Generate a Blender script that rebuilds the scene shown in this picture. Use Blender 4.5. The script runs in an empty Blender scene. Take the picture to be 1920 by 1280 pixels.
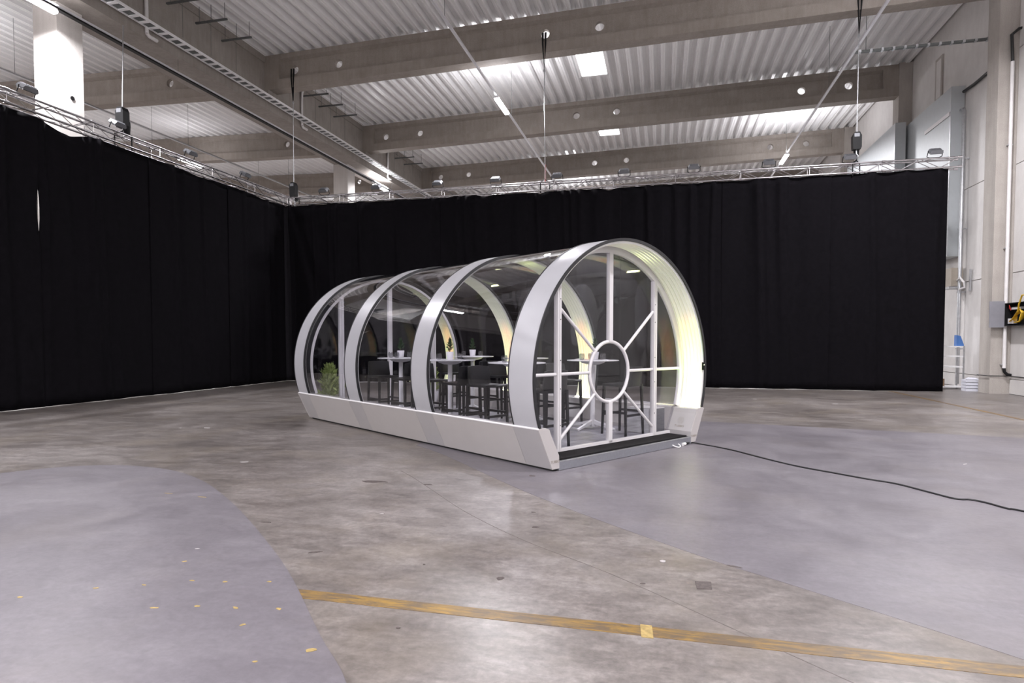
import bpy, bmesh, math, random
from mathutils import Vector, Matrix
R = math.radians
random.seed(7)
scene = bpy.context.scene
col = scene.collection

# ------------------------------------------------------------------ camera, world, exposure
# hall axes: x across the hall, y along the hall, z up; camera stands at the origin, eye 1.5 m
HY = 0.23805                                   # camera turned left of the hall axis
cd = bpy.data.cameras.new('camera'); cam = bpy.data.objects.new('camera', cd); col.objects.link(cam)
cam.location = (0, 0, 1.5); cam.rotation_euler = (R(90) - 0.037658, 0, HY)
cd.sensor_width = 36; cd.lens = 36 * 1161 / 1920; cd.shift_y = 40.75 / 1920
cd.clip_end = 300; cd.clip_start = .05
scene.camera = cam
w = bpy.data.worlds.new('world'); scene.world = w; w.use_nodes = True
w.node_tree.nodes['Background'].inputs[0].default_value = (.9, .95, 1, 1)
w.node_tree.nodes['Background'].inputs[1].default_value = .05
vs = scene.view_settings
vs.view_transform = 'Standard'; vs.look = 'None'; vs.gamma = 1; vs.use_curve_mapping = False
vs.exposure = -.6
scene.cycles.transparent_max_bounces = 32
scene.cycles.diffuse_bounces = 5
LAMP_W = 1500.0                                # each ceiling luminaire
LAMP_COL = (.985, .965, 1.0)

# ------------------------------------------------------------------ mesh helpers
class MB:
    def __init__(s): s.v = []; s.f = []
    def add(s, vs, fs):
        o = len(s.v); s.v += [tuple(p) for p in vs]; s.f += [tuple(i + o for i in f) for f in fs]; return s
    def box(s, x0, x1, y0, y1, z0, z1):
        return s.add([(x0,y0,z0),(x1,y0,z0),(x1,y1,z0),(x0,y1,z0),(x0,y0,z1),(x1,y0,z1),(x1,y1,z1),(x0,y1,z1)],
                     [(3,2,1,0),(4,5,6,7),(0,1,5,4),(1,2,6,5),(2,3,7,6),(3,0,4,7)])
    def obox(s, c, size, M=None):
        b = MB().box(-size[0]/2, size[0]/2, -size[1]/2, size[1]/2, -size[2]/2, size[2]/2)
        M = M or Matrix.Identity(3)
        return s.add([M @ Vector(p) + Vector(c) for p in b.v], b.f)
    def rbar(s, p, q, wd, ht, up=(0,0,1), w2=None, h2=None):      # rectangular bar p -> q
        p = Vector(p); q = Vector(q); d = (q - p).normalized(); up = Vector(up)
        if abs(d.dot(up)) > .99: up = Vector((0,1,0))
        x = d.cross(up).normalized(); y = x.cross(d).normalized()
        w2 = w2 or wd; h2 = h2 or ht
        vs = [p + x*a*wd/2 + y*b*ht/2 for a, b in ((-1,-1),(1,-1),(1,1),(-1,1))] + [q + x*a*w2/2 + y*b*h2/2 for a, b in ((-1,-1),(1,-1),(1,1),(-1,1))]
        return s.add(vs, [(0,1,2,3),(7,6,5,4),(1,0,4,5),(2,1,5,6),(3,2,6,7),(0,3,7,4)])
    def path(s, pts, r, n=8, closed=False):
        pts = [Vector(p) for p in pts]; m = len(pts); vs = []; prev = None
        rr = r if isinstance(r, (list, tuple)) else [r]*m
        for i in range(m):
            if closed: t = (pts[(i+1) % m] - pts[i-1]).normalized()
            else: t = (pts[min(i+1, m-1)] - pts[max(i-1, 0)]).normalized()
            if prev is None:
                a = Vector((0,0,1)) if abs(t.z) < .9 else Vector((0,1,0)); x = t.cross(a).normalized()
            else: x = (prev - t * prev.dot(t)).normalized()
            prev = x; y = t.cross(x)
            vs += [pts[i] + (x*math.cos(2*math.pi*k/n) + y*math.sin(2*math.pi*k/n))*rr[i] for k in range(n)]
        fs = []
        for i in range(m if closed else m-1):
            a = i*n; b = ((i+1) % m)*n
            fs += [(a+k, a+(k+1) % n, b+(k+1) % n, b+k) for k in range(n)]
        if not closed: fs += [tuple(range(n-1, -1, -1)), tuple((m-1)*n + k for k in range(n))]
        return s.add(vs, fs)
    def bar(s, p, q, r, n=8): return s.path([p, q], r, n)
    def lathe(s, prof, n=24, c=(0,0,0)):
        vs = []; fs = []; m = len(prof)
        for r, z in prof: vs += [(c[0]+r*math.cos(2*math.pi*k/n), c[1]+r*math.sin(2*math.pi*k/n), c[2]+z) for k in range(n)]
        for i in range(m-1): fs += [(i*n+k, i*n+(k+1) % n, (i+1)*n+(k+1) % n, (i+1)*n+k) for k in range(n)]
        if prof[0][0] > 1e-6: fs.append(tuple(range(n-1, -1, -1)))
        if prof[-1][0] > 1e-6: fs.append(tuple((m-1)*n+k for k in range(n)))
        return s.add(vs, fs)
    def prism(s, poly, y0, y1):                                    # (x, z) outline extruded along y
        n = len(poly)
        vs = [(x, y0, z) for x, z in poly] + [(x, y1, z) for x, z in poly]
        return s.add(vs, [tuple(range(n)), tuple(range(2*n-1, n-1, -1))] + [(i, i+n, (i+1) % n + n, (i+1) % n) for i in range(n)])
    def zprism(s, poly, z0, z1):
        n = len(poly)
        vs = [(x, y, z0) for x, y in poly] + [(x, y, z1) for x, y in poly]
        return s.add(vs, [tuple(range(n-1, -1, -1)), tuple(range(n, 2*n))] + [(i, (i+1) % n, (i+1) % n + n, i+n) for i in range(n)])
    def mesh(s, name, mat, smooth=None, fix=True):
        me = bpy.data.meshes.new(name); me.from_pydata(s.v, [], s.f); me.materials.append(mat)
        if fix:
            bm = bmesh.new(); bm.from_mesh(me); bmesh.ops.recalc_face_normals(bm, faces=bm.faces); bm.to_mesh(me); bm.free()
        if smooth:
            me.polygons.foreach_set('use_smooth', [True]*len(me.polygons)); me.set_sharp_from_angle(angle=R(smooth))
        me.update(); return me
    def build(s, name, mat, parent=None, smooth=None, fix=True):
        return link(name, s.mesh(name, mat, smooth, fix), parent)

def link(name, data, parent=None, loc=None, rot=None):
    o = bpy.data.objects.new(name, data); col.objects.link(o)
    if parent: o.parent = parent
    if loc is not None: o.location = loc
    if rot is not None: o.rotation_euler = rot
    return o
def text(body, size, mat, parent, space=1.1):
    c = bpy.data.curves.new('lettering', 'FONT'); c.body = body; c.size = size; c.align_x = 'CENTER'; c.align_y = 'CENTER'; c.extrude = .0008; c.space_character = space
    tmp = bpy.data.objects.new('tmp', c); col.objects.link(tmp); bpy.context.view_layer.update()
    me = bpy.data.meshes.new_from_object(tmp.evaluated_get(bpy.context.evaluated_depsgraph_get())); bpy.data.objects.remove(tmp); bpy.data.curves.remove(c)
    me.name = 'lettering'; me.materials.clear(); me.materials.append(mat); return link('lettering', me, parent)
def tag(o, label, cat, group=None, kind=None):
    if label: o['label'] = label
    if cat: o['category'] = cat
    if group: o['group'] = group
    if kind: o['kind'] = kind
    return o
def thing(name, label, cat, loc=(0,0,0), rz=0, group=None, kind=None):
    o = link(name, None, None, loc, (0,0,rz)); o.empty_display_size = .1
    return tag(o, label, cat, group, kind)
def dup(o, loc=None, rz=None, label=None, group=None, parent=None):
    c = o.copy(); col.objects.link(c); c.parent = parent
    if loc is not None: c.location = loc
    if rz is not None: c.rotation_euler = (0, 0, rz)
    if label: c['label'] = label
    if group: c['group'] = group
    for ch in o.children:
        d = dup(ch, parent=c)
    return c

# ------------------------------------------------------------------ materials
class NT:
    def __init__(s, name):
        s.m = bpy.data.materials.new(name); s.m.use_nodes = True; s.t = s.m.node_tree
        s.b = s.t.nodes['Principled BSDF']; s.out = s.t.nodes['Material Output']
    def n(s, typ, **kw):
        x = s.t.nodes.new(typ)
        for k, v in kw.items(): setattr(x, k, v)
        return x
    def l(s, a, b): s.t.links.new(a, b)
    def coords(s, scale=(1,1,1), world=False):
        mp = s.n('ShaderNodeMapping'); mp.inputs['Scale'].default_value = scale
        if world: s.l(s.n('ShaderNodeNewGeometry').outputs['Position'], mp.inputs[0])
        else: s.l(s.n('ShaderNodeTexCoord').outputs['Object'], mp.inputs[0])
        return mp.outputs[0]
    def noise(s, vec, scale, detail=6, rough=.6, dist=0):
        x = s.n('ShaderNodeTexNoise'); s.l(vec, x.inputs['Vector'])
        x.inputs['Scale'].default_value = scale; x.inputs['Detail'].default_value = detail
        x.inputs['Roughness'].default_value = rough; x.inputs['Distortion'].default_value = dist
        return x.outputs['Fac']
    def ramp(s, fac, stops):
        x = s.n('ShaderNodeValToRGB'); e = x.color_ramp.elements
        while len(e) < len(stops): e.new(.5)
        for i, (p, c) in enumerate(stops):
            e[i].position = p; e[i].color = (c[0], c[1], c[2], 1) if hasattr(c, '__len__') else (c, c, c, 1)
        s.l(fac, x.inputs[0]); return x.outputs[0]
    def mix(s, fac, a, b, mode='MIX'):
        x = s.n('ShaderNodeMix', data_type='RGBA', blend_type=mode)
        for v, sock in ((fac, x.inputs[0]), (a, x.inputs[6]), (b, x.inputs[7])):
            if hasattr(v, 'is_linked'): s.l(v, sock)
            elif hasattr(v, '__len__'): sock.default_value = (v[0], v[1], v[2], 1)
            else: sock.default_value = v
        return x.outputs[2]
    def bump(s, h, strength, dist=.01):
        x = s.n('ShaderNodeBump'); x.inputs['Strength'].default_value = strength; x.inputs['Distance'].default_value = dist
        s.l(h, x.inputs['Height']); s.l(x.outputs[0], s.b.inputs['Normal']); return x
def plain(name, c, rough=.5, metal=0, var=.06, scale=6, spec=.5, emit=None, es=0, bump=0):
    t = NT(name); v = t.noise(t.coords(), scale)
    lo = [max(0, x*(1-var)) for x in c]; hi = [min(1, x*(1+var)) for x in c]
    t.l(t.ramp(v, [(.3, lo), (.7, hi)]), t.b.inputs['Base Color'])
    t.b.inputs['Roughness'].default_value = rough; t.b.inputs['Metallic'].default_value = metal
    t.b.inputs['Specular IOR Level'].default_value = spec
    if bump: t.bump(v, bump)
    if emit: t.b.inputs['Emission Color'].default_value = (*emit, 1); t.b.inputs['Emission Strength'].default_value = es
    return t.m
def concrete(name, lo, hi, rough=.75, streak=(1,1,.12), sc=1.6, world=True, pits=.15):
    t = NT(name); p = t.coords((1,1,1), world)
    a = t.noise(p, sc, 8, .65); b = t.noise(t.coords(streak, world), 9, 5, .6); c = t.noise(p, 60, 3, .5)
    x = t.ramp(a, [(.3, lo), (.7, hi)])
    x = t.mix(.35, x, t.ramp(b, [(.35, lo), (.65, hi)]))
    x = t.mix(pits, x, t.ramp(c, [(.35, .25), (.6, .8)]), 'OVERLAY')
    t.l(x, t.b.inputs['Base Color']); t.b.inputs['Roughness'].default_value = rough
    t.bump(c, .25, .004); return t.m
def floor_mat(name, lo, mid, hi, r0, r1, seedv=0., streaky=True):
    t = NT(name); p = t.coords((1,1,1), True)
    a = t.noise(p, .55 + seedv, 9, .68, .6); b = t.noise(t.coords((1.0,2.6,1), True), 1.9, 8, .7, .4); c = t.noise(p, 22, 6, .7)
    x = t.ramp(a, [(.28, lo), (.5, mid), (.72, hi)])
    x = t.mix(.45 if streaky else .25, x, t.ramp(b, [(.3, lo), (.52, mid), (.74, hi)]))
    x = t.mix(.42 if streaky else .2, x, t.ramp(c, [(.3, .22), (.7, .78)]), 'OVERLAY')
    e_ = t.noise(t.coords((1,1.7,1), True), 6.5, 7, .72, .8)
    x = t.mix(.38 if streaky else .16, x, t.ramp(e_, [(.32, .2), (.68, .78)]), 'OVERLAY')
    yb = t.noise(t.coords((1,1,1), True), .9, 4, .6)
    x = t.mix(t.ramp(yb, [(.5, 0.), (.75, .35 if streaky else .12)]), x, (.20,.165,.12))
    # fine scratches
    sc = t.noise(t.coords((.6, 14, 1), True), 2.2, 4, .6, 1.2)
    x = t.mix(t.ramp(sc, [(.66, 0.), (.72, .18)]), x, hi)
    t.l(x, t.b.inputs['Base Color'])
    rg = t.n('ShaderNodeMapRange'); t.l(a, rg.inputs[0]); rg.inputs[1].default_value = .3; rg.inputs[2].default_value = .7
    rg.inputs[3].default_value = r0; rg.inputs[4].default_value = r1
    t.l(rg.outputs[0], t.b.inputs['Roughness'])
    t.bump(c, .12, .003); t.b.inputs['Specular IOR Level'].default_value = .45
    return t.m
def glass_mat(name, tint, ior=1.45, wav=.0, rough=0.0):
    t = NT(name); t.t.nodes.remove(t.b)
    tr = t.n('ShaderNodeBsdfTransparent'); tr.inputs[0].default_value = (*tint, 1)
    gl = t.n('ShaderNodeBsdfGlossy'); gl.inputs['Roughness'].default_value = rough; gl.inputs[0].default_value = (1,1,1,1)
    f0 = ((ior-1)/(ior+1))**2                          # Schlick reflectance of one face of the sheet
    lw = t.n('ShaderNodeLayerWeight'); pw = t.n('ShaderNodeMath', operation='POWER'); t.l(lw.outputs['Facing'], pw.inputs[0]); pw.inputs[1].default_value = 5
    ma = t.n('ShaderNodeMath', operation='MULTIPLY_ADD'); t.l(pw.outputs[0], ma.inputs[0]); ma.inputs[1].default_value = 1-f0; ma.inputs[2].default_value = f0
    mx = t.n('ShaderNodeMixShader'); t.l(ma.outputs[0], mx.inputs[0]); t.l(tr.outputs[0], mx.inputs[1]); t.l(gl.outputs[0], mx.inputs[2])
    if wav:
        h = t.noise(t.coords((1.6,.5,1.6)), 1.5, 2, .4); bp = t.n('ShaderNodeBump'); bp.inputs['Strength'].default_value = wav; bp.inputs['Distance'].default_value = .05
        t.l(h, bp.inputs['Height']); t.l(bp.outputs[0], gl.inputs['Normal'])
    t.l(mx.outputs[0], t.out.inputs[0]); return t.m
def emission(name, c, s):
    t = NT(name); t.t.nodes.remove(t.b); e = t.n('ShaderNodeEmission'); e.inputs[0].default_value = (*c, 1); e.inputs[1].default_value = s
    v = t.noise(t.coords(), 3, 2); t.l(t.mix(.04, c, t.ramp(v, [(.3, .9), (.7, 1.)]), 'MULTIPLY'), e.inputs[0])
    t.l(e.outputs[0], t.out.inputs[0]); return t.m
def dots_mat(name, base, hole, sx, sz, rad, rough=.4, metal=0.):            # perforated sheet: rows of holes on object x/y and z
    t = NT(name); tc = t.n('ShaderNodeTexCoord'); sp = t.n('ShaderNodeSeparateXYZ'); t.l(tc.outputs['Object'], sp.inputs[0])
    ad = t.n('ShaderNodeMath', operation='ADD'); t.l(sp.outputs[0], ad.inputs[0]); t.l(sp.outputs[1], ad.inputs[1])
    def cell(sock, step):
        m = t.n('ShaderNodeMath', operation='PINGPONG'); t.l(sock, m.inputs[0]); m.inputs[1].default_value = step/2
        d = t.n('ShaderNodeMath', operation='DIVIDE'); t.l(m.outputs[0], d.inputs[0]); d.inputs[1].default_value = step/2; return d.outputs[0]
    a = cell(ad.outputs[0], sx); b = cell(sp.outputs[2], sz)
    mx = t.n('ShaderNodeMath', operation='MINIMUM'); t.l(a, mx.inputs[0]); t.l(b, mx.inputs[1])
    g = t.n('ShaderNodeMath', operation='GREATER_THAN'); t.l(mx.outputs[0], g.inputs[0]); g.inputs[1].default_value = rad
    t.l(t.mix(g.outputs[0], base, hole), t.b.inputs['Base Color']); t.b.inputs['Roughness'].default_value = rough; t.b.inputs['Metallic'].default_value = metal
    return t.m

M = {}
M['floor'] = floor_mat('concrete_floor', (.056,.046,.042), (.152,.134,.127), (.285,.262,.255), .29, .42)
M['coat'] = floor_mat('violet_grey_floor_coat', (.100,.090,.102), (.138,.126,.141), (.180,.167,.182), .34, .48, .2, False)
M['deck'] = plain('galvanised_roof_deck', (.91,.91,.915), .34, .04, .03, 2)
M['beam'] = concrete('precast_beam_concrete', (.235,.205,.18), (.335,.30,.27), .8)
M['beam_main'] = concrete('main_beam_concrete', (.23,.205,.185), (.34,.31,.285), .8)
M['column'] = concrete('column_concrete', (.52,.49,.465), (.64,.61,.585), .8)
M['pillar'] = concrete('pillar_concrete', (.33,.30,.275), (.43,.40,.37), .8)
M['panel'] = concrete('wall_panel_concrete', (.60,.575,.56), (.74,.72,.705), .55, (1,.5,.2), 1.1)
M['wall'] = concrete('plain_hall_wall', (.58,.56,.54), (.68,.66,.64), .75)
M['curtain'] = plain('black_molton', (.0050,.0044,.0058), .9, 0, .25, 9, .05)
M['alu'] = plain('truss_aluminium', (.50,.485,.50), .24, 1.0, .08, 10)
M['galv'] = plain('galvanised_steel', (.52,.53,.55), .35, .8, .12, 14)
M['darksteel'] = plain('dark_galvanised_steel', (.16,.17,.17), .5, .6, .15, 14)
M['white_pc'] = plain('white_powder_coat', (.66,.64,.655), .34, 0, .02, 5)
M['ring'] = plain('white_satin_arch_sheet', (.41,.407,.437), .30, .15, .02, 3)
M['liner'] = plain('white_glossy_arch_liner', (.80,.80,.78), .22, .0, .02, 3)
M['rubber'] = plain('black_rubber_edge', (.012,.012,.014), .5, 0, .1)
M['skirt'] = plain('off_white_skirt_sheet', (.45,.424,.42), .42, .05, .025, 4)
M['skirt_ring'] = plain('grey_white_skirt_sheet', (.41,.392,.40), .36, .12, .025, 4)
M['glass'] = glass_mat('curved_clear_sheet', (.90,.90,.92), 1.38, .035)
M['pane'] = glass_mat('flat_clear_pane', (.93,.93,.94), 1.36, .02)
M['tumbler'] = glass_mat('drinking_glass', (.80,.80,.81), 1.7)
M['mat'] = plain('black_coir_mat', (.018,.017,.018), .95, 0, .6, 160, .1, bump=.8)
M['sill'] = plain('brushed_sill_steel', (.36,.37,.41), .36, .75, .06, 30)
M['chassis'] = plain('black_chassis', (.015,.015,.016), .6, 0, .2)
M['plank'] = plain('grey_floor_plank', (.28,.27,.30), .42, 0, .22, 5)
M['black_plastic'] = plain('anthracite_plastic', (.013,.0125,.014), .42, 0, .12, 12)
M['table_white'] = plain('white_table_lacquer', (.74,.73,.75), .3, 0, .03)
M['pot'] = plain('white_ceramic', (.80,.78,.82), .3, 0, .03)
M['leaf_dark'] = plain('dark_conifer_needles', (.03,.065,.026), .6, 0, .5, 60)
M['leaf'] = plain('green_conifer_needles', (.36,.44,.15), .55, 0, .5, 40)
M['soil'] = plain('potting_soil', (.03,.02,.015), .95, 0, .4, 60)
M['bark'] = plain('thin_bark', (.10,.06,.035), .9, 0, .3, 40)
M['napkin'] = plain('white_paper', (.82,.81,.83), .8, 0, .03)
M['black'] = plain('black_housing', (.008,.008,.009), .5, 0, .15, 6, .2)
M['cable'] = plain('black_cable_sheath', (.012,.012,.013), .45, 0, .1)
M['grey_cast'] = plain('grey_lamp_housing', (.17,.175,.19), .4, .4, .08)
M['lamp_glass'] = plain('dark_lamp_glass', (.05,.055,.055), .15, 0, .1)
M['trunk'] = dots_mat('perforated_white_rail', (.72,.72,.76), (.22,.22,.25), .2, .9, .82, .35, .2)
M['tray'] = plain('bright_galvanised_tray', (.92,.92,.94), .3, .25, .06, 20)
M['lampface'] = emission('lamp_diffuser', (1,.98,1), 45)
M['skylight'] = emission('skylight_dome', (.98,.99,1), 6)
M['led'] = emission('warm_green_led', (1, .98, .62), 14)
M['red'] = plain('red_chain_link', (.5,.03,.02), .5)
M['duct'] = plain('grey_sheet_metal', (.50,.53,.55), .5, .1, .03)
M['pipe'] = plain('white_plastic_pipe', (.70,.68,.68), .4)
M['beige'] = plain('beige_enclosure', (.42,.37,.31), .5)
M['cab'] = plain('grey_cabinet_door', (.23,.23,.26), .5)
M['yellow_cable'] = plain('yellow_cable_sheath', (.72,.45,.03), .5)
M['blue'] = plain('blue_plastic', (.06,.16,.42), .45)
M['carton'] = plain('white_carton', (.66,.67,.74), .6)
M['brown_carton'] = plain('brown_carton', (.28,.18,.11), .8)
M['letter'] = plain('grey_gold_lettering', (.24,.21,.17), .5)
M['heater_white'] = dots_mat('white_perforated_sheet', (.80,.80,.82), (.42,.42,.44), .018, .022, .5, .4)
M['heater_shaded'] = dots_mat('shaded_perforated_sheet', (.14,.14,.155), (.04,.04,.045), .018, .018, .45, .4)  # heater front is less lit; that shade is put into the darker grey
t = NT('worn_yellow_paint'); p = t.coords((1,1,1), True)
wz = t.noise(t.coords((1.5,9,1), True), 3.2, 8, .75, .5); w2 = t.noise(p, 1.1, 4, .6)
base = t.ramp(w2, [(.35, (.16,.10,.038)), (.65, (.30,.175,.028))])
t.l(t.mix(t.ramp(wz, [(.38, 0.), (.56, .9)]), base, (.085,.062,.045)), t.b.inputs['Base Color']); t.b.inputs['Roughness'].default_value = .45
M['yellow'] = t.m
M['yellow_spot'] = plain('yellow_paint_spot', (.31,.225,.085), .5, 0, .3, 30)
M['stain'] = plain('dark_floor_stain', (.075,.06,.057), .6, 0, .45, 40)
M['white_spot'] = plain('white_scuff', (.40,.375,.375), .6, 0, .1)
M['crack'] = plain('floor_joint', (.11,.093,.088), .7, 0, .2)

# ------------------------------------------------------------------ floor
YB, YF, XL, XR = -17.6, 50.2, -38.6, 9.35            # rear, far, left and right limits of the hall
fl = MB().box(XL, XR, YB, YF, -.2, 0).build('floor', M['floor']); tag(fl, 'worn grey concrete hall floor with painted patches', 'floor', kind='structure')
def flat(name, poly, z, mat):
    o = MB().zprism(poly, .0, z).build(name, mat, fl); return o
def smooth_poly(pts, n=6):
    out = []
    for i in range(len(pts)-1):
        p0 = pts[max(i-1, 0)]; p1 = pts[i]; p2 = pts[i+1]; p3 = pts[min(i+2, len(pts)-1)]
        for k in range(n):
            u = k/n
            out.append(tuple(.5*((2*p1[j]) + (-p0[j]+p2[j])*u + (2*p0[j]-5*p1[j]+4*p2[j]-p3[j])*u*u + (-p0[j]+3*p1[j]-3*p2[j]+p3[j])*u**3) for j in range(len(p1))))
    return out + [pts[-1]]
edgeR = smooth_poly([(-3.39,8.19),(-2.78,7.62),(-1.2,5.82),(.15,4.54),(.82,4.01),(1.28,3.65),(1.66,3.34),(2.5,2.65),(3.4,1.9)])
flat('floor_coat', edgeR + [(9.3,1.9),(9.3,10.5),(5.39,11.0),(.85,11.85),(-2.6,12.4),(-3.6,10.5)], .0015, M['coat'])['label'] = 'violet grey coated floor area under and beside the dining tube'
edgeL = smooth_poly([(-8.6,3.9),(-7.75,4.75),(-7.233,5.364),(-6.859,5.812),(-6.262,6.05),(-5.491,5.953),(-4.743,5.578),(-3.93,4.961),(-3.141,4.27),(-2.355,3.519),(-1.682,2.781),(-1.332,2.411),(-1.0,1.9),(-.8,1.3)])
flat('floor_coat', edgeL + [(-.8,-4),(-8.6,-4)], .0025, M['coat'])['label'] = 'rounded violet grey coated floor area'
def yline(pts_a, pts_b): return pts_a + pts_b[::-1]
flat('yellow_line', [(-2.6,3.268),(9.3,3.268),(9.3,3.155),(-2.6,3.155)], .002, M['yellow'])['label'] = 'worn yellow floor line crossing the concrete'
flat('yellow_line', [(6.44,20.2),(6.54,20.2),(6.72,9),(6.62,9)], .0022, M['yellow'])['label'] = 'thin yellow floor line running under the back curtain'
flat('tape_patch', [(-.10,3.28),(-.04,3.28),(-.03,3.14),(-.09,3.14)], .003, M['yellow_spot'])
# joint line across the concrete
jl = smooth_poly([(-2.9,6.55),(-2.62,6.25),(-2.2,5.75),(-1.65,5.1),(-1.0,4.48),(-.3,3.95),(.42,3.3),(1.0,2.78),(1.8,2.1)])
mb = MB()
for a, b in zip(jl, jl[1:]): mb.rbar((a[0],a[1],.0004), (b[0],b[1],.0004), .005, .0012)
mb.build('floor_joint', M['crack'], fl)['kind'] = 'stuff'
def blobs(name, spots, mat, z):
    mb = MB()
    for x, y, a, b, ang in spots:
        n = 9; pts = []
        for k in range(n):
            q = 2*math.pi*k/n; r = random.uniform(.65, 1.15)
            pts.append((x + a*r*math.cos(q)*math.cos(ang) - b*r*math.sin(q)*math.sin(ang), y + a*r*math.cos(q)*math.sin(ang) + b*r*math.sin(q)*math.cos(ang)))
        mb.zprism(pts, 0, z)
    o = mb.build(name, mat, fl); o['kind'] = 'stuff'
FPX = {}
def fp(px, py):                                       # photo pixel on the floor -> hall position (camera solved above)
    f, th, cy, h = 1161., -.037658, 680.75, 1.5
    X = (px-960)/f; Y = (py-cy)/f; c, s = math.cos(th), math.sin(th)
    Yw = c*Y - s*1; Zw = s*Y + c*1
    k = h/Yw
    return ((X*math.cos(HY) - Zw*math.sin(HY))*k, (X*math.sin(HY) + Zw*math.cos(HY))*k)
def spots(lst): return [(*fp(px, py), a, b, ang) for px, py, a, b, ang in lst]
blobs('yellow_spots', spots([(180,1103,.022,.012,.3),(270,1097,.02,.008,0),(346,1053,.018,.014,.5),(360,1089,.02,.01,0),(422,1091,.018,.012,0),(505,1091,.016,.01,0),(290,1140,.03,.009,.2),(370,1137,.018,.012,.2),(441,1140,.024,.011,-.5),(523,1142,.026,.012,-.5),(37,1120,.022,.01,0),(380,932,.06,.012,0),(455,1172,.018,.01,.9),(582,1220,.03,.02,.3),(478,1241,.018,.01,.3),(315,925,.05,.006,0)]), M['yellow_spot'], .004)
blobs('floor_stains', spots([(938,1084,.03,.03,.4),(1003,988,.03,.018,.3),(500,979,.05,.012,.2),(700,903,.14,.05,.1),(803,908,.05,.02,.2),(1378,1062,.06,.014,-.4),(747,1177,.012,.01,0),(795,1058,.009,.007,0),(1206,1094,.02,.008,0),(998,892,.04,.03,0),(590,1035,.05,.02,.5),(1000,960,.02,.008,0)]), M['stain'], .0026)
blobs('white_scuffs', spots([(716,963,.02,.008,.4),(370,1029,.02,.006,.3),(388,802,.06,.03,0),(1243,1052,.02,.02,.4),(338,802,.03,.015,0),(458,866,.05,.012,.4),(1567,757,.06,.04,0),(1415,748,.06,.03,0),(1810,870,.05,.012,.8)]), M['white_spot'], .003)
q = [fp(1303,1090), fp(1333,1091), fp(1335,1105), fp(1307,1104)]
flat('dark_patch', q, .003, M['stain'])

# ------------------------------------------------------------------ ceiling: corrugated decks, beams, main beam
SL = .0244; XM = -14.65                               # roof rises away from the main beam on both sides
def zbot(x): return 10.46 + SL*(abs(x - XM) - .65)    # underside of the roof beams
BH = 1.22
YS = [-17.6, -10.1, -2.6, 4.9, 12.4, 19.9, 27.4, 34.9, 42.4, 49.9]
ceil = thing('ceiling', 'corrugated pale steel roof deck resting on concrete beams', 'ceiling', kind='structure')
PW = .42
def deck_mesh(npitch, length):
    mb = MB(); prof = []
    for i in range(npitch):
        o = i*PW; prof += [(o, 0), (o+.05, 0), (o+.058, .012), (o+.082, .012), (o+.09, 0), (o+.14, 0), (o+.168, .20), (o+.27, .20), (o+.276, .188), (o+.292, .188), (o+.298, .20), (o+.392, .20)]
        if i == npitch-1: prof.append((o+PW, 0))
    # small stiffening groove in each upper flange
    n = len(prof)
    mb.add([(x, 0, z) for x, z in prof] + [(x, length, z) for x, z in prof], [(i, i+1, i+1+n, i+n) for i in range(n-1)])
    return mb.mesh('deck_sheet', M['deck'], fix=False)
dk2 = deck_mesh(2, 7.5); dkbig = deck_mesh(56, 7.5)
tl = math.atan(SL)
for s in (1, -1):
    x0 = XM + s*.65
    for bi, y in enumerate(YS[:-1]):
        if 12 < y < 42:
            for k in range(28):
                x = x0 + s*k*2*PW; xx = x if s > 0 else x - 2*PW
                o = link('deck_sheet', dk2, ceil); o.rotation_euler = (0, -tl*s, 0)
                o.location = (xx, y, zbot(xx) + BH)
        else:
            xx = x0 if s > 0 else x0 - 56*PW
            o = link('deck_field', dkbig, ceil); o.rotation_euler = (0, -tl*s, 0); o.location = (xx, y, zbot(xx) + BH); o['kind'] = 'stuff'

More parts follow.
